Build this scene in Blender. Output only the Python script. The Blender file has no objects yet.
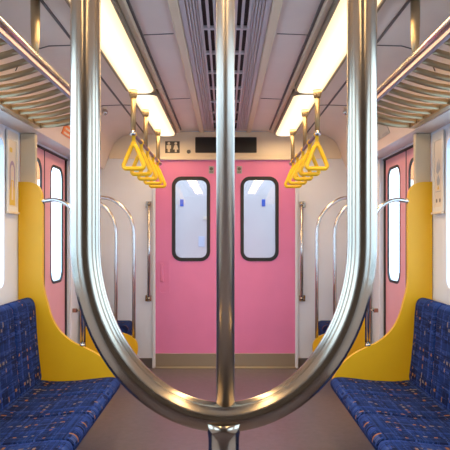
import bpy, bmesh, math, random
from mathutils import Vector, Matrix
random.seed(3)
C = bpy.context.scene.collection
PI = math.pi
EYE = 1.3
W = 1.35          # half width of the carriage
YE = 6.41         # inner face of the end wall
YB = -3.0         # rear end, behind the camera

# ------------------------------------------------------------------ materials
def mat(name, col, rough=0.5, metal=0.0, spec=0.5, bump=0.0, bscale=60, var=0.0, vscale=4, coat=0.0):
    m = bpy.data.materials.new(name); m.use_nodes = True
    nt = m.node_tree; b = nt.nodes['Principled BSDF']
    b.inputs['Base Color'].default_value = (*col, 1)
    b.inputs['Roughness'].default_value = rough
    b.inputs['Metallic'].default_value = metal
    b.inputs['Specular IOR Level'].default_value = spec
    b.inputs['Coat Weight'].default_value = coat
    tc = nt.nodes.new('ShaderNodeTexCoord')
    if var > 0:
        n = nt.nodes.new('ShaderNodeTexNoise'); n.inputs['Scale'].default_value = vscale
        n.inputs['Detail'].default_value = 5
        nt.links.new(tc.outputs['Object'], n.inputs['Vector'])
        r = nt.nodes.new('ShaderNodeValToRGB')
        r.color_ramp.elements[0].position = 0.3; r.color_ramp.elements[1].position = 0.7
        r.color_ramp.elements[0].color = (*[c*(1-var) for c in col], 1)
        r.color_ramp.elements[1].color = (*[min(1, c*(1+var)) for c in col], 1)
        nt.links.new(n.outputs['Fac'], r.inputs['Fac']); nt.links.new(r.outputs['Color'], b.inputs['Base Color'])
    if bump > 0:
        n = nt.nodes.new('ShaderNodeTexNoise'); n.inputs['Scale'].default_value = bscale
        nt.links.new(tc.outputs['Object'], n.inputs['Vector'])
        bp = nt.nodes.new('ShaderNodeBump'); bp.inputs['Strength'].default_value = bump
        bp.inputs['Distance'].default_value = 0.004
        nt.links.new(n.outputs['Fac'], bp.inputs['Height']); nt.links.new(bp.outputs['Normal'], b.inputs['Normal'])
    return m

def emis(name, col, strength):
    m = bpy.data.materials.new(name); m.use_nodes = True
    nt = m.node_tree; nt.nodes.clear()
    e = nt.nodes.new('ShaderNodeEmission'); o = nt.nodes.new('ShaderNodeOutputMaterial')
    e.inputs['Color'].default_value = (*col, 1); e.inputs['Strength'].default_value = strength
    nt.links.new(e.outputs[0], o.inputs['Surface'])
    return m

def lamp_mat():
    """diffuser: brighter along its middle, warmer at the rim (object space)"""
    m = emis('lamp_diffuser', (1, 1, 1), 1.0); nt = m.node_tree
    e = [n for n in nt.nodes if n.type == 'EMISSION'][0]
    tc = nt.nodes.new('ShaderNodeTexCoord'); sx = nt.nodes.new('ShaderNodeSeparateXYZ')
    nt.links.new(tc.outputs['Object'], sx.inputs[0])
    ab = nt.nodes.new('ShaderNodeMath'); ab.operation = 'ABSOLUTE'; nt.links.new(sx.outputs[0], ab.inputs[0])
    mr = nt.nodes.new('ShaderNodeMapRange'); mr.inputs['From Max'].default_value = 0.092
    nt.links.new(ab.outputs[0], mr.inputs['Value'])
    rp = nt.nodes.new('ShaderNodeValToRGB'); nt.links.new(mr.outputs[0], rp.inputs['Fac'])
    el = rp.color_ramp.elements
    el[0].position = 0.25; el[0].color = (1.0, 0.84, 0.60, 1); el[1].position = 1.0; el[1].color = (0.72, 0.52, 0.28, 1)
    k = el.new(0.75); k.color = (0.9, 0.68, 0.40, 1)
    nt.links.new(rp.outputs['Color'], e.inputs['Color']); e.inputs['Strength'].default_value = 1.6
    return m

def glass_mat(name, tint=(0.93, 0.97, 0.98), refl=0.06, rough=0.02):
    m = bpy.data.materials.new(name); m.use_nodes = True
    nt = m.node_tree; nt.nodes.clear()
    t = nt.nodes.new('ShaderNodeBsdfTransparent'); g = nt.nodes.new('ShaderNodeBsdfGlossy')
    mx = nt.nodes.new('ShaderNodeMixShader'); o = nt.nodes.new('ShaderNodeOutputMaterial')
    t.inputs['Color'].default_value = (*tint, 1); g.inputs['Roughness'].default_value = rough
    mx.inputs['Fac'].default_value = refl
    nt.links.new(t.outputs[0], mx.inputs[1]); nt.links.new(g.outputs[0], mx.inputs[2]); nt.links.new(mx.outputs[0], o.inputs['Surface'])
    return m

def frosted(name, tint):
    """hazy pane: part clear, part milky diffuse / translucent"""
    m = bpy.data.materials.new(name); m.use_nodes = True
    nt = m.node_tree; nt.nodes.clear()
    t = nt.nodes.new('ShaderNodeBsdfTransparent'); d = nt.nodes.new('ShaderNodeBsdfTranslucent')
    mx = nt.nodes.new('ShaderNodeMixShader'); o = nt.nodes.new('ShaderNodeOutputMaterial')
    d.inputs['Color'].default_value = (*tint, 1)
    mx.inputs['Fac'].default_value = 0.35
    nt.links.new(t.outputs[0], mx.inputs[1]); nt.links.new(d.outputs[0], mx.inputs[2]); nt.links.new(mx.outputs[0], o.inputs['Surface'])
    return m

def fabric_mat():
    m = bpy.data.materials.new('plaid_moquette'); m.use_nodes = True
    nt = m.node_tree; b = nt.nodes['Principled BSDF']
    L = nt.links.new
    def val(x, sock):
        if isinstance(x, (int, float)): sock.default_value = x
        else: L(x, sock)
    def M(op, a, c=0.0, d=None):
        n = nt.nodes.new('ShaderNodeMath'); n.operation = op
        val(a, n.inputs[0]); val(c, n.inputs[1])
        if d is not None: val(d, n.inputs[2])
        return n.outputs[0]
    def mix(f, A, B):
        n = nt.nodes.new('ShaderNodeMix'); n.data_type = 'RGBA'
        val(f, n.inputs[0])
        for x, s in ((A, n.inputs[6]), (B, n.inputs[7])):
            if isinstance(x, tuple): s.default_value = (*x, 1)
            else: L(x, s)
        return n.outputs[2]
    geo = nt.nodes.new('ShaderNodeNewGeometry')
    sp = nt.nodes.new('ShaderNodeSeparateXYZ'); L(geo.outputs['Position'], sp.inputs[0])
    u = M('ADD', sp.outputs[1], 5.0)
    v = M('ADD', M('SUBTRACT', sp.outputs[2], M('ABSOLUTE', sp.outputs[0])), 3.0)
    def noise(su, sv, off=0.0):
        cb = nt.nodes.new('ShaderNodeCombineXYZ')
        L(M('MULTIPLY', u, su), cb.inputs[0]); L(M('MULTIPLY', v, sv), cb.inputs[1]); cb.inputs[2].default_value = off
        n = nt.nodes.new('ShaderNodeTexNoise'); n.inputs['Scale'].default_value = 1.0; n.inputs['Detail'].default_value = 1.0
        L(cb.outputs[0], n.inputs['Vector']); return n.outputs['Fac']
    def band(x, period, width, off=0.0):
        f = M('FRACT', M('ADD', M('DIVIDE', x, period), off))
        return M('LESS_THAN', f, width)
    wu = M('ADD', u, M('MULTIPLY', noise(6, 6, 4), 0.012)); wv = M('ADD', v, M('MULTIPLY', noise(6, 6, 9), 0.012))
    col = mix(band(wu, 0.19, 0.42), (0.003, 0.008, 0.045), (0.004, 0.016, 0.085))
    col = mix(M('MULTIPLY', band(wv, 0.165, 0.4, .2), 0.6), col, (0.006, 0.025, 0.125))
    col = mix(M('MULTIPLY', band(wu, 0.19, 0.14, .75), M('GREATER_THAN', noise(14, 40, 2), 0.45)), col, (0.014, 0.040, 0.19))
    col = mix(M('MULTIPLY', band(wv, 0.165, 0.12, .7), M('GREATER_THAN', noise(40, 14, 7), 0.48)), col, (0.016, 0.045, 0.20))
    col = mix(M('MULTIPLY', M('GREATER_THAN', noise(3, 95, 51), 0.56), 0.5), col, (0.022, 0.055, 0.21))
    col = mix(M('MULTIPLY', M('GREATER_THAN', noise(95, 3, 57), 0.57), 0.5), col, (0.022, 0.055, 0.21))
    col = mix(M('MULTIPLY', M('GREATER_THAN', noise(5, 80, 61), 0.60), 0.6), col, (0.003, 0.007, 0.04))
    thin_u = M('MULTIPLY', band(wu, 0.095, 0.06, .3), M('GREATER_THAN', noise(5, 34, 12), 0.52))
    thin_v = M('MULTIPLY', band(wv, 0.0825, 0.06, .3), M('GREATER_THAN', noise(34, 5, 15), 0.54))
    col = mix(M('MULTIPLY', thin_u, 0.7), col, (0.06, 0.09, 0.24))
    col = mix(M('MULTIPLY', thin_v, 0.7), col, (0.06, 0.09, 0.24))
    du = M('MULTIPLY', band(wu, 0.19, 0.075, .12), M('MULTIPLY', band(v, 0.047, 0.55), M('GREATER_THAN', noise(7, 13, 21), 0.50)))
    dv = M('MULTIPLY', band(wv, 0.165, 0.09, .42), M('MULTIPLY', band(u, 0.053, 0.55), M('GREATER_THAN', noise(13, 7, 33), 0.53)))
    tint = mix(M('GREATER_THAN', noise(9, 9, 41), 0.52), (0.38, 0.15, 0.035), (0.26, 0.20, 0.17))
    col = mix(M('MULTIPLY', M('MAXIMUM', du, dv), 0.8), col, tint)
    L(col, b.inputs['Base Color'])
    b.inputs['Roughness'].default_value = 0.9; b.inputs['Specular IOR Level'].default_value = 0.15
    n = nt.nodes.new('ShaderNodeTexNoise'); n.inputs['Scale'].default_value = 350; L(geo.outputs['Position'], n.inputs['Vector'])
    bp = nt.nodes.new('ShaderNodeBump'); bp.inputs['Strength'].default_value = 0.25; bp.inputs['Distance'].default_value = 0.003
    L(n.outputs['Fac'], bp.inputs['Height']); L(bp.outputs['Normal'], b.inputs['Normal'])
    return m

def brushed(name, col, rough):
    """polished stainless with a very faint grain running along the tube"""
    m = mat(name, col, rough, 1.0)
    nt = m.node_tree; b = nt.nodes['Principled BSDF']
    tc = nt.nodes.new('ShaderNodeTexCoord')
    n = nt.nodes.new('ShaderNodeTexNoise'); n.inputs['Scale'].default_value = 3.0
    mr = nt.nodes.new('ShaderNodeMapRange')
    mr.inputs['To Min'].default_value = rough*0.9; mr.inputs['To Max'].default_value = rough*1.1
    nt.links.new(tc.outputs['Object'], n.inputs['Vector'])
    nt.links.new(n.outputs['Fac'], mr.inputs['Value']); nt.links.new(mr.outputs[0], b.inputs['Roughness'])
    return m

MT = dict(
    steel=brushed('brushed_steel', (0.41, 0.35, 0.28), 0.18),
    rim=mat('lamp_rim_brown', (0.26, 0.20, 0.14), 0.45),
    brass=mat('dull_brass', (0.34, 0.255, 0.14), 0.42, 0.6),
    steelsoft=brushed('fine_brushed_steel', (0.56, 0.50, 0.42), 0.32),
    satin=mat('satin_warm_metal', (0.50, 0.385, 0.23), 0.36, 0.75),
    chrome=mat('chrome', (0.64, 0.62, 0.60), 0.2, 1.0),
    rear=mat('brown_rear_wall', (0.16, 0.12, 0.09), 0.6),
    kick=mat('kick_plate_steel', (0.46, 0.39, 0.29), 0.33, 0.75),
    cream=mat('cream_panel', (0.83, 0.71, 0.53), 0.45, var=0.03),
    white=mat('white_laminate', (0.76, 0.79, 0.87), 0.4, var=0.02),
    ceil=mat('ceiling_panel', (0.78, 0.65, 0.58), 0.42, var=0.03),
    tan=mat('tan_trim', (0.78, 0.63, 0.45), 0.4),
    column=mat('beige_column', (0.68, 0.56, 0.38), 0.45),
    lilac=mat('lilac_grille', (0.56, 0.47, 0.48), 0.5),
    dark=mat('dark_gap', (0.012, 0.011, 0.012), 0.7),
    rubber=mat('black_rubber', (0.018, 0.018, 0.02), 0.5),
    groove=mat('grey_groove', (0.12, 0.10, 0.10), 0.6),
    pink=mat('pink_door_paint', (0.80, 0.235, 0.46), 0.38, var=0.03),
    pinkdaylit=mat('pink_side_door_daylit', (0.80, 0.36, 0.44), 0.3, var=0.03),  # paler copy of the door pink: grazing daylight put into the colour
    yellow=mat('yellow_panel', (0.78, 0.44, 0.005), 0.42, var=0.03),
    strap=mat('yellow_strap_plastic', (0.90, 0.56, 0.015), 0.35),
    floor=mat('grey_vinyl', (0.128, 0.100, 0.112), 0.36, var=0.12, vscale=30),
    base=mat('dark_baseboard', (0.10, 0.085, 0.08), 0.5),
    rack=mat('rack_metal', (0.50, 0.385, 0.235), 0.33, 0.85),
    purple=mat('rack_channel', (0.28, 0.19, 0.24), 0.4, 0.4),
    glass=glass_mat('window_glass'),
    dglass=glass_mat('hazy_door_glass', (0.93, 0.95, 0.97), 0.09),
    fabric=fabric_mat(),
    lamp=lamp_mat(),
    under=mat('underframe_grey', (0.10, 0.10, 0.11), 0.5),
    orange=mat('orange_sign', (0.85, 0.22, 0.05), 0.45),
    greysign=mat('grey_sign', (0.42, 0.43, 0.43), 0.4),
    paper=mat('poster_paper', (0.74, 0.64, 0.52), 0.5),
    poster_white=mat('poster_frame_white', (0.78, 0.74, 0.67), 0.4),
    art_purple=mat('art_purple', (0.42, 0.30, 0.42), 0.6),
    art_yellow=mat('art_yellow', (0.75, 0.50, 0.08), 0.6),
    art_pale=mat('art_pale', (0.80, 0.62, 0.50), 0.6),
    art_grey=mat('art_grey', (0.38, 0.38, 0.40), 0.6),
    art_dark=mat('art_dark', (0.14, 0.13, 0.12), 0.6),
    pictobase=mat('sign_brown', (0.045, 0.03, 0.02), 0.5),
    picto=mat('sign_figure', (0.72, 0.60, 0.42), 0.5),
    screen=mat('dark_screen', (0.008, 0.007, 0.007), 0.35),
    bluesticker=mat('blue_sticker', (0.05, 0.10, 0.38), 0.5),
    greyblue=mat('pale_grey_blue', (0.52, 0.56, 0.62), 0.5),
    outwhite=mat('neighbour_white', (0.60, 0.53, 0.46), 0.5, var=0.03),
    ground=mat('platform_concrete', (0.45, 0.46, 0.47), 0.8, var=0.1, vscale=3),
)

# ------------------------------------------------------------------ mesh helpers
class MB:
    def __init__(s): s.bm = bmesh.new(); s.mi = 0
    def _new(s, n0):
        s.bm.faces.ensure_lookup_table()
        for f in s.bm.faces[n0:]: f.material_index = s.mi
    def box(s, x0, x1, y0, y1, z0, z1, bev=0.0, seg=2):
        n0 = len(s.bm.faces)
        t = bmesh.new()
        vs = [t.verts.new((x, y, z)) for x in sorted((x0, x1)) for y in sorted((y0, y1)) for z in sorted((z0, z1))]
        for f in ((0,1,3,2),(4,6,7,5),(0,4,5,1),(2,3,7,6),(0,2,6,4),(1,5,7,3)): t.faces.new([vs[i] for i in f])
        if bev > 0: bmesh.ops.bevel(t, geom=list(t.edges)+list(t.verts), offset=bev, segments=seg, profile=0.5, affect='EDGES')
        bmesh.ops.recalc_face_normals(t, faces=t.faces)
        s.merge(t); return s
    def merge(s, t):
        n0 = len(s.bm.faces)
        mp = {}
        for v in t.verts: mp[v] = s.bm.verts.new(v.co)
        for f in t.faces:
            try: nf = s.bm.faces.new([mp[v] for v in f.verts])
            except ValueError: continue
            nf.smooth = f.smooth; nf.material_index = s.mi
        t.free()
    def tube(s, pts, r, n=16, closed=False, flat=None):
        """r: number or list; flat=(a,b): elliptical factors"""
        pts = [Vector(p) for p in pts]; N = len(pts)
        rs = r if isinstance(r, (list, tuple)) else [r]*N
        t = bmesh.new(); rings = []
        up = None
        for i, p in enumerate(pts):
            a = pts[(i-1) % N] if (i > 0 or closed) else pts[i]
            b = pts[(i+1) % N] if (i < N-1 or closed) else pts[i]
            d = (b-a).normalized()
            if up is None:
                up = Vector((0, 1, 0)) if abs(d.y) < 0.9 else Vector((0, 0, 1))
            sx = d.cross(up).normalized(); up2 = sx.cross(d).normalized(); up = up2
            fa, fb = flat or (1, 1)
            rings.append([t.verts.new(p + (sx*math.cos(2*PI*k/n)*fa + up2*math.sin(2*PI*k/n)*fb)*rs[i]) for k in range(n)])
        rng = range(N if closed else N-1)
        for i in rng:
            A, B = rings[i], rings[(i+1) % N]
            for k in range(n):
                f = t.faces.new((A[k], A[(k+1) % n], B[(k+1) % n], B[k])); f.smooth = True
        if not closed:
            t.faces.new(rings[0]); t.faces.new(rings[-1][::-1])
        bmesh.ops.recalc_face_normals(t, faces=t.faces)
        s.merge(t); return s
    def sphere(s, c, r, sc=(1, 1, 1), u=20, v=12):
        t = bmesh.new(); bmesh.ops.create_uvsphere(t, u_segments=u, v_segments=v, radius=r)
        for vv in t.verts: vv.co = Vector((vv.co.x*sc[0], vv.co.y*sc[1], vv.co.z*sc[2])) + Vector(c)
        for f in t.faces: f.smooth = True
        s.merge(t); return s
    def plate(s, outer, holes, fn, d0, d1, bev=0.0):
        """2-D outline with holes, mapped by fn(u,v,d), thick from d0 to d1"""
        t = bmesh.new()
        loops = [outer]+list(holes)
        def fill(d):
            es = []; Ls = []
            for lp in loops:
                vs = [t.verts.new(fn(u, v, d)) for u, v in lp]; Ls.append(vs)
                es += [t.edges.new((vs[i], vs[(i+1) % len(vs)])) for i in range(len(vs))]
            if len(loops) == 1: t.faces.new(Ls[0])
            else: bmesh.ops.triangle_fill(t, use_beauty=True, edges=es)
            return Ls
        A = fill(d0)
        if d1 is not None:
            B = fill(d1)
            for a, b in zip(A, B):
                for i in range(len(a)):
                    j = (i+1) % len(a); t.faces.new((a[i], a[j], b[j], b[i]))
        if bev > 0:
            ed = [e for e in t.edges if len(e.link_faces) == 2 and e.calc_face_angle(0) > 0.9]
            bmesh.ops.bevel(t, geom=ed, offset=bev, segments=2, profile=0.5, affect='EDGES')
        bmesh.ops.recalc_face_normals(t, faces=t.faces)
        s.merge(t); return s
    def strip(s, prof, y0, y1, smooth=True):
        """open profile [(x,z)] swept along Y"""
        t = bmesh.new()
        a = [t.verts.new((x, y0, z)) for x, z in prof]; b = [t.verts.new((x, y1, z)) for x, z in prof]
        for i in range(len(prof)-1):
            f = t.faces.new((a[i], a[i+1], b[i+1], b[i])); f.smooth = smooth
        s.merge(t); return s

def PX(u, v, d): return (u, d, v)      # plane facing along Y: u=x, v=z
def side(s_): return lambda u, v, d: (s_*d, u, v)   # side wall: u=y, v=z, d = distance from the middle

def rrect(u0, u1, v0, v1, r, n=7):
    pts = []
    for cx, cy, a0 in ((u1-r, v1-r, 0), (u0+r, v1-r, 90), (u0+r, v0+r, 180), (u1-r, v0+r, 270)):
        for k in range(n+1):
            a = math.radians(a0+90*k/n); pts.append((cx+r*math.cos(a), cy+r*math.sin(a)))
    return pts

def circ(cu, cv, r, n=20): return [(cu+r*math.cos(2*PI*k/n), cv+r*math.sin(2*PI*k/n)) for k in range(n)]

def spline(pts, per=6):
    P = [Vector(p) for p in pts]; out = []
    for i in range(len(P)-1):
        p0 = P[max(i-1, 0)]; p1 = P[i]; p2 = P[i+1]; p3 = P[min(i+2, len(P)-1)]
        for k in range(per):
            t = k/per
            out.append(0.5*((2*p1)+(-p0+p2)*t+(2*p0-5*p1+4*p2-p3)*t*t+(-p0+3*p1-3*p2+p3)*t**3))
    out.append(P[-1]); return out

# ------------------------------------------------------------------ object helpers
def wloc(o):
    v = Vector(o.location)
    while o.parent: o = o.parent; v += Vector(o.location)
    return v

def obj(name, mb, mats, parent=None, base=None, label=None, smooth_mod=False, kind=None):
    me = bpy.data.meshes.new(name); mb.bm.to_mesh(me); mb.bm.free()
    for m in (mats if isinstance(mats, (list, tuple)) else [mats]): me.materials.append(m)
    o = bpy.data.objects.new(name, me); C.objects.link(o)
    if parent is not None:
        me.transform(Matrix.Translation(-wloc(parent))); o.parent = parent
    else:
        if base is None:
            xs = [v.co.x for v in me.vertices]; ys = [v.co.y for v in me.vertices]; zs = [v.co.z for v in me.vertices]
            base = ((min(xs)+max(xs))/2, (min(ys)+max(ys))/2, min(zs))
        me.transform(Matrix.Translation(-Vector(base))); o.location = base
    if label: o['label'] = label
    if kind: o['kind'] = kind
    return o

def tag(o, label, cat, group=None, kind=None):
    o['label'] = label; o['category'] = cat
    if group: o['group'] = group
    if kind: o['kind'] = kind
    return o

def thing(name, loc, label, cat, group=None):
    o = bpy.data.objects.new(name, None); C.objects.link(o); o.location = loc
    o.empty_display_size = 0.05
    return tag(o, label, cat, group)

def struct(name, mb, m, label=None, cat=None, parent=None):
    o = obj(name, mb, m, parent)
    if parent is None:
        o['kind'] = 'structure'
        if label: o['label'] = label; o['category'] = cat
    return o

def dup(root, loc, label):
    r = root.copy(); C.objects.link(r); r.location = loc; r['label'] = label
    for ch in list(root.children):
        c = ch.copy(); C.objects.link(c); c.parent = r
        for g in list(ch.children):
            d = g.copy(); C.objects.link(d); d.parent = c
    return r

SIDE = {-1: 'left', 1: 'right'}

# ================================================================== SETTING
# floor
m = MB(); m.box(-W, W, YB, YE+0.06, -0.05, 0.0)
struct('floor', m, MT['floor'], 'grey purple vinyl carriage floor', 'floor')

# ceiling shell with rounded coves
cove = [(1.37, 1.99), (1.21, 1.99), (1.13, 2.20), (1.11, 2.243), (1.07, 2.285), (1.02, 2.315), (0.95, 2.335), (0.80, 2.34), (0.68, 2.335), (0.64, 2.335), (0.48, 2.35), (0.44, 2.362), (0.25, 2.37)]
prof = [(-x, z) for x, z in cove] + [(x, z) for x, z in reversed(cove)]
m = MB(); m.strip(prof, YB, YE)
o = struct('ceiling', m, MT['ceil'], 'lilac beige panelled ceiling curving down to the walls', 'ceiling')
md = o.modifiers.new('edges', 'EDGE_SPLIT'); md.split_angle = math.radians(35)

# long dark joints and cross joints on the ceiling (shallow strips)
def zc(x):
    x = abs(x); pr = sorted(cove[2:])
    for (x0, z0), (x1, z1) in zip(pr, pr[1:]):
        if x0 <= x <= x1: return z0+(z1-z0)*(x-x0)/(x1-x0)
    return 2.37
for s in (-1, 1):
    m = MB()
    m.box(s*0.797, s*0.811, YB, YE-0.002, zc(0.80)-0.004, zc(0.80)+0.002)
    for y in (3.45, 5.0):                        # joints running over the cove
        pts = [(s*x, y, zc(x)-0.001) for x in (0.70, 0.80, 0.88, 0.95, 1.02, 1.07, 1.11, 1.13)]
        m.tube(pts, 0.004, 6)
        m.tube([(s*0.27, y-.1, 2.368), (s*0.43, y-.1, 2.362)], 0.003, 6)
    struct('trim_%d' % (1 if s < 0 else 2), m, MT['groove'], 'dark joint line running along the %s ceiling panels' % SIDE[s], 'ceiling joint')
    m = MB()
    m.box(s*0.212, s*0.258, YB, YE-0.002, 2.352, 2.372, 0.006)
    struct('trim_%d' % (3 if s < 0 else 4), m, MT['tan'], 'tan strip along the ceiling %s of the air vent' % SIDE[s], 'ceiling trim')

# side walls: window holes and a door notch
WINS = [(2.24, 3.895), (0.25, 1.90), (-1.75, -0.10)]
ZW0, ZW1 = 1.0, 1.90
DY0, DY1, DZ = 4.215, 5.51, 1.975
nwin = 1
for s in (-1, 1):
    outer = [(YB, 0), (DY0, 0), (DY0, DZ), (DY1, DZ), (DY1, 0), (YE, 0), (YE, 2.0), (YB, 2.0)]
    m = MB(); m.plate(outer, [rrect(a, b, ZW0, ZW1, 0.06) for a, b in WINS], side(s), W, W+0.06)
    struct('wall_'+SIDE[s], m, MT['white'], 'pale %s side wall of the carriage' % SIDE[s], 'wall')
    for a, b in WINS:
        m = MB(); m.plate(rrect(a-0.005, b+0.005, ZW0-0.005, ZW1+0.005, 0.06), [], side(s), W+0.028, W+0.034)
        w = struct('window_%d' % nwin, m, MT['glass'], 'wide carriage window over the %s bench' % SIDE[s], 'window'); nwin += 1
        m = MB(); m.plate(rrect(a-0.02, b+0.02, ZW0-0.02, ZW1+0.02, 0.07), [rrect(a, b, ZW0, ZW1, 0.06)], side(s), W-0.006, W)
        obj('window_frame', m, MT['white'], w)

# end wall with the door opening
DW, DH = 0.705, 2.08
m = MB()
ow = [(-W, 0), (-DW, 0), (-DW, DH), (DW, DH), (DW, 0), (W, 0), (W, 2.42), (-W, 2.42)]
m.plate(ow, [], PX, YE, YE+0.06)
struct('wall_end', m, MT['white'], 'white end wall around the pink double door', 'wall')
m = MB(); m.box(-1.34, 1.34, YB-0.05, YB, 0, 2.42)
struct('wall_rear', m, MT['rear'])
POST = {}
# header panel over the door, warm cream, with rounded lower lip
m = MB(); m.box(-1.16, 1.16, YE-0.012, YE-0.0005, DH+0.012, 2.36, 0.004)
m.box(-0.76, 0.76, YE-0.03, YE-0.0005, DH-0.002, DH+0.03, 0.008)
struct('trim_5', m, MT['cream'], 'cream header panel above the pink end door', 'header panel')
for s in (-1, 1):
    m = MB(); m.box(s*0.697, s*0.729, YE-0.022, YE-0.0005, 0.0, DH, 0.006)
    struct('trim_%d' % (6 if s < 0 else 7), m, MT['white'], 'white jamb strip on the %s of the end door' % SIDE[s], 'door jamb')
    m = MB(); m.box(s*0.731, s*1.34, YE-0.015, YE-0.0005, 0.0, 0.10, 0.004)
    struct('baseboard_'+SIDE[s], m, MT['base'], 'dark baseboard of the end wall on the %s' % SIDE[s], 'baseboard')
    # beige column between bench wall and side door, and far door post
    m = MB(); m.box(s*1.245, s*1.348, 4.205, 4.25, 0.3, 1.987, 0.008)
    struct('trim_%d' % (8 if s < 0 else 9), m, MT['column'], 'beige column beside the %s side door' % SIDE[s], 'column')
    m = MB(); m.box(s*1.325, s*1.349, 5.52, 5.60, 0.0, 1.985, 0.006)
    POST[s] = struct('trim_%d' % (10 if s < 0 else 11), m, MT['white'], 'white far post of the %s side door' % SIDE[s], 'door post')

# ------------------------------------------------------------------ end door (two pink leaves)
d1 = bpy.data.objects.new('door_1', None); C.objects.link(d1); d1.location = (0, YE+0.03, 0); d1['kind'] = 'structure'
d1['label'] = 'pink double end door with two rounded windows'; d1['category'] = 'door'
for s in (-1, 1):
    u0, u1 = sorted((s*0.152, s*0.535)); z0, z1 = 1.068, 1.915
    m = MB()
    m.plate([(min(0.003*s, DW*s), 0.0), (max(0.003*s, DW*s), 0.0), (max(0.003*s, DW*s), DH), (min(0.003*s, DW*s), DH)],
            [rrect(u0+.02, u1-.02, z0+.02, z1-.02, 0.075)], PX, YE+0.012, YE+0.045)
    leaf = obj('door_leaf', m, MT['pink'], d1)
    m = MB(); m.plate(rrect(u0, u1, z0, z1, 0.095), [rrect(u0+.034, u1-.034, z0+.034, z1-.034, 0.065)], PX, YE+0.002, YE+0.05)
    obj('window_gasket', m, MT['rubber'], leaf)
    m = MB(); m.plate(rrect(u0+.03, u1-.03, z0+.03, z1-.03, 0.065), [], PX, YE+0.026, YE+0.03)
    obj('window_pane', m, MT['dglass'], leaf)
    m = MB(); m.box(s*0.004, s*(DW-0.004), YE+0.002, YE+0.0118, 0.012, 0.145, 0.003)
    obj('kick_plate', m, MT['kick'], leaf)
    if s < 0:
        m = MB(); m.plate(rrect(-0.672, -0.555, 0.74, 1.075, 0.02), [rrect(-0.655, -0.575, 0.755, 1.055, 0.02)], PX, YE+0.004, YE+0.0118)
        m.plate(rrect(-0.655, -0.575, 0.755, 1.055, 0.02), [], PX, YE+0.0105, YE+0.0117)
        m.box(-0.652, -0.615, YE-0.006, YE+0.0117, 0.86, 1.05, 0.008)
        obj('pull_handle', m, MT['pink'], leaf)
m = MB(); m.box(-DW, DW, YE-0.03, YE+0.012, 0.0, 0.012, 0.003)
obj('door_sill', m, MT['kick'], d1)

# small badges stuck on the door leaves
for s in (-1, 1):
    m = MB(); m.box(s*0.115, s*0.165, YE+0.0085, YE+0.0118, 1.945, 2.02, 0.001)
    m.mi = 1
    m.plate(circ(s*0.14, 1.992, 0.017), [], PX, YE+0.0075, YE+0.0085)
    m.box(s*0.122, s*0.158, YE+0.0075, YE+0.0085, 1.953, 1.958); m.box(s*0.122, s*0.158, YE+0.0075, YE+0.0085, 1.963, 1.968)
    o = obj('door_badge', m, [MT['greysign'], MT['art_dark']])
    tag(o, 'small grey notice badge on the pink door above the %s window' % SIDE[s], 'badge', 'door badges')

# ------------------------------------------------------------------ sliding side doors
for s in (-1, 1):
    dr = bpy.data.objects.new('door_%d' % (2 if s < 0 else 3), None); C.objects.link(dr); dr.location = (s*1.385, 4.86, 0); dr['kind'] = 'structure'
    dr['label'] = 'pink sliding double door in the %s wall' % SIDE[s]; dr['category'] = 'door'
    for (a, b, w0, w1) in ((DY0+.003, 4.853, 4.40, 4.775), (4.867, DY1-0.03, 5.04, 5.40)):
        m = MB(); m.plate([(a, 0.005), (b, 0.005), (b, DZ-0.012), (a, DZ-0.012)], [rrect(w0, w1, 0.95, 1.87, 0.09)], side(s), 1.372, 1.379)
        lf = obj('door_leaf', m, MT['pinkdaylit'], dr)
        m = MB(); m.plate(rrect(w0-.016, w1+.016, .934, 1.886, 0.10), [rrect(w0+.004, w1-.004, .954, 1.866, 0.088)], side(s), 1.369, 1.3805)
        obj('window_gasket', m, MT['rubber'], lf)
        m = MB(); m.plate(rrect(w0, w1, 0.95, 1.87, 0.088), [], side(s), 1.3745, 1.3765)
        obj('window_pane', m, MT['glass'], lf)
    m = MB(); m.box(s*1.369, s*1.381, 4.8535, 4.8665, 0.005, DZ-0.012)
    obj('meeting_seal', m, MT['rubber'], dr)
    m = MB(); m.box(s*1.360, s*1.396, DY1-0.0295, DY1-0.001, 0.0, DZ-0.012)
    obj('edge_seal', m, MT['rubber'], dr)
    m = MB(); m.box(s*1.352, s*1.40, DY0+.004, DY1-0.004, DZ-0.011, DZ-0.001)
    obj('door_track', m, MT['rubber'], dr)

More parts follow.
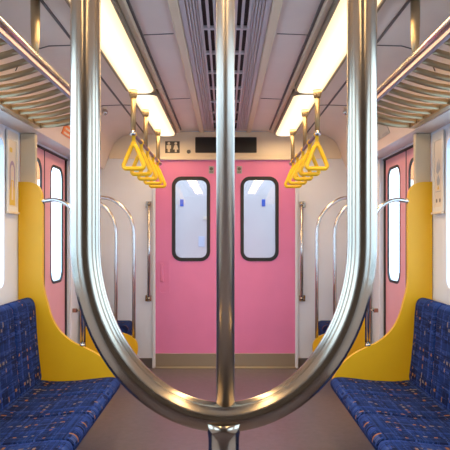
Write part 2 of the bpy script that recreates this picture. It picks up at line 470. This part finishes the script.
# ================================================================== LAMPS, VENT, SIGNS
LAMP_W = 9.0
for s in (-1, 1):
    for i, (y0, y1) in enumerate(((4.47, 6.22), (2.55, 4.39), (0.62, 2.47), (-1.31, 0.54))):
        where = ('far', 'nearer', 'overhead', 'rear')[i]
        t = thing('ceiling_light', (s*0.57, (y0+y1)/2, 2.31), {'far': 'far warm glowing ceiling light panel on the %s, next to the end wall',
            'nearer': 'nearer warm glowing ceiling light panel on the %s, meeting the far one', 'overhead': 'long ceiling light panel on the %s above the camera',
            'rear': 'long ceiling light panel on the %s behind the camera'}[where] % SIDE[s], 'ceiling light', 'ceiling light panels')
        up = lambda u, v, d: (u, v, d)
        a, b = sorted((s*0.484, s*0.660))
        # convex diffuser with rounded ends
        m = MB()
        bm = bmesh.new()
        for zz, off in ((2.335, 0.0), (2.300, 0.003), (2.288, 0.012), (2.284, 0.026)):
            lp = rrect(a+off, b-off, y0+off, y1-off, 0.06-off*0.8)
            ring = [bm.verts.new((u, v, zz)) for u, v in lp]
            if zz < 2.335:
                for k in range(len(ring)):
                    f = bm.faces.new((prev[k], prev[(k+1) % len(ring)], ring[(k+1) % len(ring)], ring[k])); f.smooth = True
            prev = ring
        bm.faces.new(prev[::-1]); bmesh.ops.recalc_face_normals(bm, faces=bm.faces)
        m.merge(bm); obj('diffuser', m, MT['lamp'], t)
        m = MB(); m.plate(rrect(a-.014, b+.014, y0-.014, y1+.014, 0.074), [rrect(a-.002, b+.002, y0-.002, y1+.002, 0.061)], up, 2.297, 2.345)
        m.mi = 1
        m.box(s*0.440, s*0.468, y0-0.03, y1+0.03, 2.325, 2.36, 0.003)
        m.mi = 2
        m.box(s*0.4285, s*0.4395, y0-0.03, y1+0.03, 2.35, 2.365)
        obj('lamp_frame', m, [MT['rim'], MT['tan'], MT['groove']], t)
        ld = bpy.data.lights.new('lamp', 'AREA'); ld.shape = 'RECTANGLE'; ld.size = 0.15; ld.size_y = y1-y0-0.1
        ld.energy = LAMP_W; ld.color = (1.0, 0.65, 0.31)
        lo = bpy.data.objects.new('ceiling_lamp', ld); C.objects.link(lo); lo.location = (s*0.572, (y0+y1)/2, 2.279)

t = thing('ceiling_vent', (0, 3.0, 2.345), 'long black slotted air vent along the middle of the ceiling', 'air vent')
VY0, VY1 = 0.2, 6.25
m = MB(); m.box(-0.118, 0.118, VY0, VY1, 2.366, 2.37)
obj('vent_backing', m, MT['dark'], t)
m = MB()
for x in (-0.116, -0.083, -0.050, -0.017, 0.017, 0.050, 0.083, 0.116): m.box(x-0.0065, x+0.0065, VY0, VY1, 2.352, 2.366)
y = VY0
while y <= VY1: m.box(-0.12, 0.12, y-0.012, y+0.012, 2.3495, 2.366); y += 0.4321
obj('vent_grille', m, MT['lilac'], t)
m = MB()
for s in (-1, 1):
    for k in range(4): m.box(s*(0.124+0.0145*k), s*(0.1335+0.0145*k), VY0, VY1, 2.356, 2.368, 0.002)
    m.box(s*0.1835, s*0.209, VY0, VY1, 2.360, 2.369)
obj('ribbed_panel', m, MT['lilac'], t)

# toilet sign
m = MB(); m.box(-0.60, -0.455, YE-0.017, YE-0.0125, 2.148, 2.265, 0.001)
m.mi = 1
for cx, k in ((-0.563, 0), (-0.494, 1)):
    m.plate(circ(cx, 2.244, 0.0135), [], PX, YE-0.0185, YE-0.0172)
    if k == 0: body = [(-.022, 2.226), (.022, 2.226), (.022, 2.19), (.012, 2.19), (.011, 2.157), (-.011, 2.157), (-.012, 2.19), (-.022, 2.19)]
    else: body = [(-.013, 2.228), (.013, 2.228), (.026, 2.183), (.010, 2.183), (.009, 2.157), (-.009, 2.157), (-.010, 2.183), (-.026, 2.183)]
    m.plate([(cx+u, v) for u, v in body], [], PX, YE-0.0185, YE-0.0172)
tag(obj('toilet_sign', m, [MT['pictobase'], MT['picto']]), 'small dark sign with two pale figures above the end door', 'sign')
m = MB()
m.plate(rrect(-0.292, 0.305, 2.158, 2.298, 0.006), [], PX, YE-0.016, YE-0.0125)
m.mi = 1; m.plate(rrect(-0.300, 0.313, 2.150, 2.306, 0.008), [rrect(-0.292, 0.305, 2.158, 2.298, 0.006)], PX, YE-0.02, YE-0.0125)
tag(obj('display_screen', m, [MT['screen'], MT['pictobase']]), 'blank black display strip above the centre of the end door', 'display')
m = MB(); m.tube([(-0.365, YE-0.012, 2.162), (-0.365, YE-0.02, 2.162), (-0.365, YE-0.028, 2.162)], [0.02, 0.018, 0.010], 18)
tag(obj('key_switch', m, MT['art_dark']), 'small round dark key switch between toilet sign and display', 'switch')

# signs on the sloping bulkhead over the side doors
for s, y0, y1, mm, lb in ((-1, 4.62, 5.02, 'orange', 'orange notice on the left bulkhead above the side door'), (1, 4.60, 5.02, 'greysign', 'grey notice on the right bulkhead above the side door')):
    def bh(u, v, d, s=s): return (s*(1.13+0.08*(2.2-v)/0.21 - d), u, v - d*0.38)
    m = MB(); m.plate(rrect(y0, y1, 2.055, 2.185, 0.01), [], bh, 0.0015, 0.005)
    m.mi = 1
    if s < 0:
        for k, (ya, yb) in enumerate(((4.66, 4.90), (4.66, 4.97), (4.66, 4.84))): m.plate([(ya, 2.125-.03*k), (yb, 2.125-.03*k), (yb, 2.138-.03*k), (ya, 2.138-.03*k)], [], bh, 0.005, 0.006)
    else:
        m.plate(circ(4.90, 2.10, 0.045), [circ(4.90, 2.10, 0.03)], bh, 0.005, 0.006)
        m.plate([(4.64, 2.06), (4.80, 2.06), (4.80, 2.075), (4.64, 2.075)], [], bh, 0.005, 0.006)
    tag(obj('notice_sign', m, [MT[mm], MT['art_pale'] if s < 0 else MT['art_grey']]), lb, 'sign', 'bulkhead notices')

# framed posters on the wall posts
for s in (-1, 1):
    F = side(s)
    y0, y1, z0, z1 = 3.925, 4.125, 1.465, 1.965
    t = thing('framed_poster', (s*1.345, (y0+y1)/2, z0), ('white framed poster with a yellow figure in a purple arch on the left wall' if s < 0
              else 'white framed pale poster with grey marks on the right wall'), 'poster', 'wall posters')
    m = MB(); m.plate([(y0, z0), (y1, z0), (y1, z1), (y0, z1)], [[(y0+.03, z0+.03), (y1-.03, z0+.03), (y1-.03, z1-.05), (y0+.03, z1-.05)]], F, 1.333, 1.3425)
    m.mi = 1; m.box(s*1.322, s*1.3425, y0, y1, z0-.014, z0-.001, 0.002)
    obj('poster_frame', m, [MT['poster_white'], MT['tan']], t)
    m = MB(); m.plate([(y0+.03, z0+.03), (y1-.03, z0+.03), (y1-.03, z1-.05), (y0+.03, z1-.05)], [], F, 1.338, 1.3424)
    yc = (y0+y1)/2
    lay = lambda d: (1.3375-d*.0004, 1.3379-d*.0004)
    if s < 0:
        m.mi = 1
        arch = [(yc-.05, 1.60)] + [(yc+.05*-math.cos(a*PI/12), 1.72+.065*math.sin(a*PI/12)) for a in range(13)] + [(yc+.05, 1.60), (yc+.034, 1.60)] + \
               [(yc+.034*math.cos(a*PI/12), 1.715+.045*math.sin(a*PI/12)) for a in range(13)] + [(yc-.034, 1.60)]
        m.plate(arch, [], F, *lay(1))
        m.mi = 2
        m.plate([(yc-.052, 1.505), (yc+.052, 1.505), (yc+.045, 1.60), (yc+.025, 1.66), (yc-.02, 1.665), (yc-.045, 1.60)], [], F, *lay(2))
        m.plate(rrect(yc-.05, yc+.0, 1.835, 1.865, .012), [], F, *lay(2))
        m.mi = 3
        m.plate(circ(yc+.002, 1.70, 0.02), [], F, *lay(3))
        m.plate([(yc-.016, 1.54), (yc+.016, 1.54), (yc+.012, 1.655), (yc-.012, 1.655)], [], F, *lay(3))
        mats = [MT['paper'], MT['art_purple'], MT['art_yellow'], MT['art_pale']]
    else:
        m.mi = 1
        for pts in ([(-.04, 1.73), (-.01, 1.80), (.0, 1.75), (.02, 1.79), (.04, 1.72), (.01, 1.70)], [(-.03, 1.66), (.0, 1.70), (.03, 1.665), (.02, 1.63), (-.02, 1.635)]):
            m.plate([(yc+u, v) for u, v in pts], [], F, *lay(1))
        m.plate(rrect(yc-.05, yc+.05, 1.59, 1.594, .001), [], F, *lay(1))
        m.mi = 2; m.plate([(yc-.018, 1.605), (yc+.018, 1.605), (yc, 1.635)], [], F, *lay(2))
        m.mi = 3
        m.plate(circ(yc-.03, 1.535, .013, 10), [], F, *lay(1)); m.plate(circ(yc+.03, 1.535, .013, 10), [], F, *lay(1))
        mats = [MT['paper'], MT['art_grey'], MT['art_yellow'], MT['art_dark']]
    obj('artwork', m, mats, t)

# chrome ball hooks under the ceiling cove
for s in (-1, 1):
    t = thing('ceiling_hook', (s*0.955, 5.08, 2.335), 'small chrome ball hook under the %s ceiling cove' % SIDE[s], 'hook', 'ceiling hooks')
    m = MB(); m.tube([(s*0.955, 5.08, 2.336), (s*0.955, 5.08, 2.318)], [0.02, 0.016], 14); obj('mount', m, MT['tan'], t)
    m = MB(); m.sphere((s*0.955, 5.08, 2.297), 0.025); obj('ball', m, MT['chrome'], t)

# ================================================================== GRAB POLE (foreground)
YP = 0.90; K = 641.0/YP
def pp(x, y): return ((x-225.0)/K, YP, EYE-(y-238.0)/K)
t = thing('grab_pole', (0, YP, 0), 'large polished steel U-shaped grab pole with a thin middle bar in the foreground', 'grab pole')
a, y0, b = 138.2, 243.0, 174.0
pts = [pp(225-a, -500), pp(225-a, -100), pp(225-a, 100), pp(225-a, 200)]
for k in range(0, 49):
    th = PI*k/48; pts.append(pp(225-a*math.cos(th), y0+b*math.sin(th)))
pts += [pp(225+a, 200), pp(225+a, 100), pp(225+a, -100), pp(225+a, -500)]
m = MB(); m.tube(pts, [0.0208]*len(pts), 40)
obj('u_tube', m, MT['steel'], t)
m = MB(); m.tube([(0.0024, YP, pp(225, 416)[2]), (0.0024, YP, 1.6), (0.0024, YP, 2.37)], 0.0128, 28)
obj('middle_bar', m, MT['steelsoft'], t)
m = MB()
zt = pp(225, 420)[2]
m.tube([(0, YP, 0.0), (0, YP, 0.5), (0, YP, zt-0.034), (0, YP, zt-0.024), (0, YP, zt-0.014), (0, YP, zt)], [0.0215, 0.0215, 0.0215, 0.0218, 0.0235, 0.030], 36)
obj('stem', m, MT['steel'], t)
m = MB(); m.tube([(0, YP, 0.0), (0, YP, 0.012), (0, YP, 0.03)], [0.055, 0.052, 0.0225], 32)
obj('floor_flange', m, MT['steel'], t)
t.location.x = -0.0022
for x in (-a/K, 0, a/K):
    m = MB(); m.tube([(x, YP, 2.335), (x, YP, 2.352), (x, YP, 2.3685)], [0.024, 0.04, 0.045], 28)
    obj('ceiling_flange', m, MT['steel'], t)

# ================================================================== BENCHES
PITCH = 0.43; YS = 4.158
def rounded_block(mb, prof, y0, y1, ed=0.018):
    """closed (x,z) profile swept along Y with rounded ends"""
    cx = sum(p[0] for p in prof)/len(prof); cz = sum(p[1] for p in prof)/len(prof)
    bm = bmesh.new(); rings = []
    steps = [(0.0, ed), (0.25*ed, 0.45*ed), (0.6*ed, 0.13*ed), (ed, 0.0)]
    sta = [(y0+d, i) for d, i in steps]+[(y1-d, i) for d, i in reversed(steps)]
    for y, ins in sta:
        ring = []
        for x, z in prof:
            dx, dz = x-cx, z-cz; L = math.hypot(dx, dz) or 1
            ring.append(bm.verts.new((x-dx/L*ins, y, z-dz/L*ins)))
        rings.append(ring)
    n = len(prof)
    for A, B in zip(rings, rings[1:]):
        for k in range(n):
            f = bm.faces.new((A[k], A[(k+1) % n], B[(k+1) % n], B[k])); f.smooth = True
    bm.faces.new(rings[0]); bm.faces.new(rings[-1][::-1])
    bmesh.ops.recalc_face_normals(bm, faces=bm.faces); mb.merge(bm)

def smoothloop(pts, per=4):
    P = [Vector((x, 0, z)) for x, z in pts]; n = len(P); out = []
    for i in range(n):
        p0, p1, p2, p3 = P[i-1], P[i], P[(i+1) % n], P[(i+2) % n]
        for k in range(per):
            q = k/per
            v = 0.5*((2*p1)+(-p0+p2)*q+(2*p0-5*p1+4*p2-p3)*q*q+(-p0+3*p1-3*p2+p3)*q**3)
            out.append((v.x, v.z))
    return out

CUSH = smoothloop([(1.235, 0.375), (1.10, 0.372), (0.95, 0.380), (0.80, 0.397), (0.725, 0.400), (0.690, 0.388), (0.678, 0.360), (0.690, 0.325), (0.722, 0.298), (0.80, 0.290), (0.95, 0.285), (1.10, 0.285), (1.235, 0.29)], 3)
BACK = smoothloop([(1.195, 0.36), (1.200, 0.50), (1.212, 0.65), (1.222, 0.80), (1.232, 0.88), (1.252, 0.910), (1.285, 0.915), (1.305, 0.895), (1.31, 0.80), (1.31, 0.60), (1.31, 0.36)], 3)
for s in (-1, 1):
    t = thing('wall_bench', (s*1.1, 2.9, 0), 'navy blue plaid upholstered bench along the %s wall' % SIDE[s], 'bench', 'plaid benches')
    for k in range(7):
        y1 = YS-PITCH*k; y0 = y1-PITCH
        m = MB(); rounded_block(m, [(s*x, z) for x, z in CUSH], y0+.001, y1-.001, 0.015); obj('seat_cushion', m, MT['fabric'], t)
        m = MB(); rounded_block(m, [(s*x, z) for x, z in BACK], y0+.002, y1-.002, 0.022); obj('backrest', m, MT['fabric'], t)
    yb = YS-PITCH*7
    m = MB(); m.box(s*0.78, s*1.33, yb+.01, YS-0.01, 0.262, 0.286, 0.004)
    m.box(s*1.10, s*1.33, yb+.01, YS-0.02, 0.0, 0.262)
    obj('bench_underframe', m, MT['under'], t)

# ================================================================== YELLOW PARTITIONS
for s in (-1, 1):
    YQ = 4.165
    t = thing('bench_divider', (s*1.1, YQ, 0.31), 'tall yellow curved partition at the end of the %s bench with steel rail' % SIDE[s], 'seat divider', 'yellow dividers')
    edge = [(1.290, 1.665), (1.255, 1.660), (1.222, 1.643), (1.200, 1.612), (1.190, 1.57), (1.187, 1.48), (1.187, 1.25), (1.187, 1.03), (1.178, 0.955), (1.160, 0.885), (1.130, 0.785), (1.080, 0.698), (1.000, 0.627), (0.907, 0.582), (0.840, 0.548), (0.785, 0.505), (0.745, 0.462), (0.710, 0.405), (0.690, 0.35), (0.700, 0.315), (0.74, 0.305)]
    sm = spline([(x, 0, z) for x, z in edge], 4)
    out = [(s*1.345, 0.305), (s*1.345, 1.666)] + [(s*p.x, p.z) for p in sm]
    m = MB(); m.plate(out, [], PX, YQ, YQ+0.036, 0.005)
    pn = obj('panel', m, MT['yellow'], t)
    hp = spline([(s*1.189, YQ+.018, 1.540), (s*1.10, YQ+.018, 1.548), (s*1.02, YQ+.018, 1.508), (s*0.965, YQ+.018, 1.43), (s*0.938, YQ+.018, 1.33), (s*0.933, YQ+.018, 1.20)], 7)
    hp += [(s*0.933, YQ+.018, 0.9), (s*0.933, YQ+.018, 0.592)]
    m = MB(); m.tube(hp, 0.0135, 18); obj('hoop_rail', m, MT['chrome'], t)
    m = MB(); m.sphere((s*1.19, YQ+.018, 1.540), 0.019, (0.7, 1, 1)); obj('rail_socket', m, MT['chrome'], t)
    m = MB(); m.sphere((s*0.933, YQ+.018, 0.602), 0.019, (1, 1, .7)); obj('rail_socket', m, MT['chrome'], t)

    # low panel beyond the door
    YQ = 5.85
    t = thing('low_divider', (s*1.1, YQ, 0.2), 'low yellow panel with two steel hoops by the %s end of the carriage' % SIDE[s], 'seat divider', 'low yellow panels')
    edge = [(1.262, 0.578), (1.20, 0.535), (1.08, 0.475), (0.95, 0.435), (0.875, 0.408), (0.825, 0.372), (0.802, 0.325), (0.802, 0.255), (0.82, 0.215), (0.86, 0.20)]
    sm = spline([(x, 0, z) for x, z in edge], 4)
    out = [(s*1.275, 0.20), (s*1.275, 0.58)] + [(s*p.x, p.z) for p in sm]
    m = MB(); m.plate(out, [], PX, YQ, YQ+0.036, 0.005); obj('panel', m, MT['yellow'], t)
    for xv, zb, dy in ((0.838, 0.382, 0.024), (1.0, 0.448, 0.010)):
        q = xv
        hp = spline([(s*1.349, YQ+dy, 1.672), (s*(q+.26), YQ+dy, 1.668), (s*(q+.15), YQ+dy, 1.62), (s*(q+.06), YQ+dy, 1.535), (s*(q+.012), YQ+dy, 1.43), (s*q, YQ+dy, 1.33)], 7)
        hp += [(s*q, YQ+dy, 0.9), (s*q, YQ+dy, zb)]
        m = MB(); m.tube(hp, 0.016, 18); obj('hoop_rail', m, MT['chrome'], t)

    # single end seat
    t = thing('corner_chair', (s*1.1, 6.13, 0.2), 'navy blue seat tucked behind the low yellow panel on the %s' % SIDE[s], 'seat', 'corner seats')
    cu = [(x+0.235, z+0.095) for x, z in CUSH if x < 1.05]+[(1.30, 0.47), (1.30, 0.38)]
    m = MB(); m.box(s*0.905, s*1.33, 5.895, 6.385, 0.33, 0.485, 0.045, 4)
    for f in m.bm.faces: f.smooth = True
    obj('seat_cushion', m, MT['fabric'], t)
    m = MB(); rounded_block(m, [(s*(x+0.02), z+0.12) for x, z in BACK], 5.895, 6.385, 0.03); obj('backrest', m, MT['fabric'], t)
    m = MB(); m.box(s*1.02, s*1.335, 5.90, 6.38, 0.0, 0.33, 0.004); obj('seat_base', m, MT['under'], t)

# ================================================================== LUGGAGE RACKS
for s in (-1, 1):
    RY0, RY1 = 0.9, 4.07
    fx, fz, wx, wz = 0.83, 2.10, 1.192, 2.008
    t = thing('luggage_rack', (s*1.0, 2.5, 2.0), 'slatted metal luggage rack above the %s bench' % SIDE[s], 'luggage rack', 'luggage racks')
    m = MB(); m.tube([(s*fx, RY0, fz), (s*fx, RY1, fz)], 0.0155, 16); m.sphere((s*fx, RY1, fz), 0.0158)
    obj('front_bar', m, MT['chrome'], t)
    m = MB(); m.box(s*(fx+0.002), s*(fx+0.024), RY0, RY1, fz-0.040, fz-0.010, 0.004)
    obj('front_channel', m, MT['purple'], t)
    m = MB(); m.box(s*1.165, s*1.206, RY0, RY1, 1.993, 2.020, 0.004)
    obj('wall_beam', m, MT['rack'], t)
    m = MB(); y = RY1-0.02; first = True
    while y > RY0:
        pts = []
        for k in range(9):
            q = k/8; pts.append((s*(fx+0.015+(wx-fx-0.03)*q), y-0.02*math.sin(PI*q), fz-0.022+(wz-fz+0.028)*q-0.022*math.sin(PI*q)))
        m.tube(pts, 0.0145 if not first else 0.02, 12, flat=(1.0, 0.6)); first = False
        y -= 0.14
    obj('slat_shelf', m, MT['rack'], t)
    for y in (2.80, 1.2):
        zc_ = zc(fx)
        m = MB(); m.tube([(s*fx, y, zc_+.002), (s*fx, y, fz+0.14), (s*fx, y, fz+0.06), (s*fx, y, fz-0.005)], [0.021, 0.0205, 0.018, 0.0135], 20)
        obj('support_post', m, MT['satin'], t)
    y = RY1-0.07
    while y > RY0:
        m = MB(); m.sphere((s*1.176, y, 2.0255), 0.010, (1.6, 1.5, .7), 10, 6); y -= 0.21
        obj('fixing_screw', m, MT['chrome'], t)

# ================================================================== STRAP RAILS AND HAND STRAPS
XR = 0.613; ZR = EYE+0.695
proto = None
for s in (-1, 1):
    t = thing('strap_rail', (s*XR, 5.05, ZR), 'steel strap rail on three posts under the %s ceiling lights' % SIDE[s], 'strap rail', 'strap rails')
    m = MB(); m.tube([(s*XR, 4.25, ZR), (s*XR, 6.0, ZR)], 0.0125, 16); obj('rail', m, MT['purple'], t)
    for y in (4.27, 4.93, 5.83):
        m = MB(); m.tube([(s*XR, y, 2.285), (s*XR, y, ZR)], 0.017, 18); p = obj('post', m, MT['brass'], t)
        m = MB(); m.tube([(s*XR, y, 2.2835), (s*XR, y, 2.265), (s*XR, y, 2.235)], [0.032, 0.029, 0.023], 20); obj('flange', m, MT['brass'], p)
    m = MB(); m.sphere((s*XR, 4.248, ZR), 0.021); obj('end_knob', m, MT['chrome'], t)
    m = MB(); m.sphere((s*XR, 6.0, ZR), 0.018); obj('end_knob', m, MT['chrome'], t)
    ordn = ['nearest', 'second', 'middle', 'fourth', 'farthest']
    for k, y in enumerate((4.29, 4.67, 5.05, 5.44, 5.83)):
        yy = y+0.0 if k not in (4,) else 5.80
        lab = 'yellow triangular hand strap, %s of five on the %s rail' % (ordn[k] if k in (0, 2, 4) else ordn[k]+' from the near end', SIDE[s])
        if proto is None:
            proto = thing('hand_strap', (s*XR, yy, ZR), lab, 'hand strap', 'yellow hand straps')
            cx, zt_, zb_ = s*XR, ZR-0.075, ZR-0.230
            # triangular ring
            tri = []
            for (cu_, cv_, r_, a0, a1) in ((0, zt_-0.018, 0.018, 30, 150), (-0.050, zb_+0.018, 0.018, 150, 270), (0.050, zb_+0.018, 0.018, 270, 390)):
                for q in range(8):
                    an = math.radians(a0+(a1-a0)*q/7); tri.append((cx+cu_+r_*math.cos(an), yy, cv_+r_*math.sin(an)))
            m = MB(); m.tube(tri, 0.0145, 12, closed=True, flat=(1.0, 1.15)); obj('handle', m, MT['strap'], proto)
            m = MB(); m.box(cx-0.012, cx+0.012, yy-0.006, yy+0.006, zt_-0.010, ZR-0.012, 0.003)
            m.box(cx-0.019, cx+0.019, yy-0.011, yy+0.011, zt_-0.012, zt_+0.022, 0.005)
            obj('webbing', m, MT['strap'], proto)
            m = MB(); ring = [(cx+0.0165*math.cos(2*PI*q/16), yy, ZR+0.0165*math.sin(2*PI*q/16)) for q in range(16)]
            m.tube(ring, 0.004, 8, closed=True, flat=(1, 3)); obj('rail_loop', m, MT['strap'], proto)
        else:
            dup(proto, (s*XR, yy, ZR), lab)

# ================================================================== END WALL GRAB RAILS
for s in (-1, 1):
    x = 0.757
    t = thing('wall_grab_rail', (s*x, YE-0.05, 0.69), 'vertical steel grab rail on the end wall %s of the pink door' % SIDE[s], 'grab rail', 'end wall grab rails')
    m = MB(); m.tube([(s*x, YE-0.06, 0.685), (s*x, YE-0.06, 1.65)], 0.0165, 18); obj('rail', m, MT['chrome'], t)
    for z in (0.70, 1.635):
        m = MB(); m.tube([(s*x, YE-0.06, z), (s*(x+.01), YE-0.0225, z)], 0.017, 16); m.sphere((s*x, YE-0.06, z), 0.022)
        m.box(s*(x-.018), s*(x+.040), YE-0.0225, YE-0.001, z-.03, z+.03, .004)
        obj('bracket', m, MT['steel'], t)

# small latch boxes on the far door posts
for s in (-1, 1):
    m = MB(); m.box(s*1.285, s*1.3245, 5.545, 5.575, 0.655, 0.69, 0.005); m.tube([(s*1.285, 5.56, 0.672), (s*1.262, 5.56, 0.672)], 0.010, 12)
    obj('door_catch', m, MT['steel'], POST[s], label='small metal catch')

# ================================================================== OUTSIDE
t = thing('neighbouring_carriage', (0, 7.3, 0), 'pale white end of the next carriage seen through the door windows', 'train carriage')
m = MB(); m.box(-1.4, 1.4, 7.30, 7.40, -0.3, 2.5, 0.03); obj('end_panel', m, MT['outwhite'], t)
for x0, x1, z0, z1, mt_, nm, dz in ((-0.515, -0.475, 1.66, 1.74, 'bluesticker', 'blue_sticker', 0), (0.415, 0.455, 1.66, 1.74, 'bluesticker', 'blue_sticker', 0),
                       (-0.305, -0.235, 1.20, 1.32, 'greyblue', 'wall_plate', 0), (-0.25, -0.20, 1.51, 1.545, 'picto', 'latch', 0.02)):
    m = MB(); m.box(x0, x1, 7.292-dz, 7.2995, z0, z1, 0.003); obj(nm, m, MT[mt_], t)
for s in (-1, 1):
    m = MB(); m.box(s*0.62, s*0.66, 7.25, 7.2995, 0.0, 2.3, 0.008); obj('corner_strip', m, MT['greyblue'], t)
m = MB(); m.box(-30, 30, -25, 45, -1.25, -1.15)
struct('ground', m, MT['ground'], 'pale concrete ground outside the carriage', 'ground')
for s in (-1, 1):
    t = thing('platform_post', (s*2.55, 8.75, -1.15), 'cream post with an orange sign outside the %s side door' % SIDE[s], 'post', 'posts outside')
    m = MB(); m.tube([(s*2.55, 8.75, -1.15), (s*2.55, 8.75, 2.15)], 0.035, 14); obj('post', m, MT['cream'], t)
    m = MB(); m.box(s*2.49, s*2.61, 8.70, 8.715, 2.10, 2.34, 0.01); obj('sign_plate', m, MT['orange'], t)

# ================================================================== WORLD, CAMERA
w = bpy.data.worlds.new('World'); bpy.context.scene.world = w; w.use_nodes = True
nt = w.node_tree; bg = nt.nodes['Background']
tc = nt.nodes.new('ShaderNodeTexCoord'); sx = nt.nodes.new('ShaderNodeSeparateXYZ'); rp = nt.nodes.new('ShaderNodeValToRGB')
nt.links.new(tc.outputs['Generated'], sx.inputs[0])
mr = nt.nodes.new('ShaderNodeMapRange'); mr.inputs['From Min'].default_value = -0.15; mr.inputs['From Max'].default_value = 0.5
nt.links.new(sx.outputs[2], mr.inputs['Value']); nt.links.new(mr.outputs[0], rp.inputs['Fac'])
e = rp.color_ramp.elements
e[0].position = 0.0; e[0].color = (0.34, 0.48, 0.68, 1)
e[1].position = 1.0; e[1].color = (0.54, 0.76, 1.0, 1)
k = e.new(0.25); k.color = (0.46, 0.62, 0.82, 1); k = e.new(0.42); k.color = (0.68, 0.84, 1.0, 1)
nt.links.new(rp.outputs['Color'], bg.inputs['Color']); bg.inputs['Strength'].default_value = 4.2

cam = bpy.data.cameras.new('Camera'); co = bpy.data.objects.new('Camera', cam); C.objects.link(co)
co.location = (0, 0, EYE); co.rotation_euler = (PI/2, 0, 0)
cam.sensor_width = 36; cam.lens = 641.0/450*36; cam.shift_y = 13.0/450; cam.shift_x = -0.3/450; cam.clip_start = 0.05
bpy.context.scene.camera = co
vs = bpy.context.scene.view_settings
vs.view_transform = 'Standard'; vs.look = 'None'; vs.exposure = 0.36; vs.gamma = 1.0
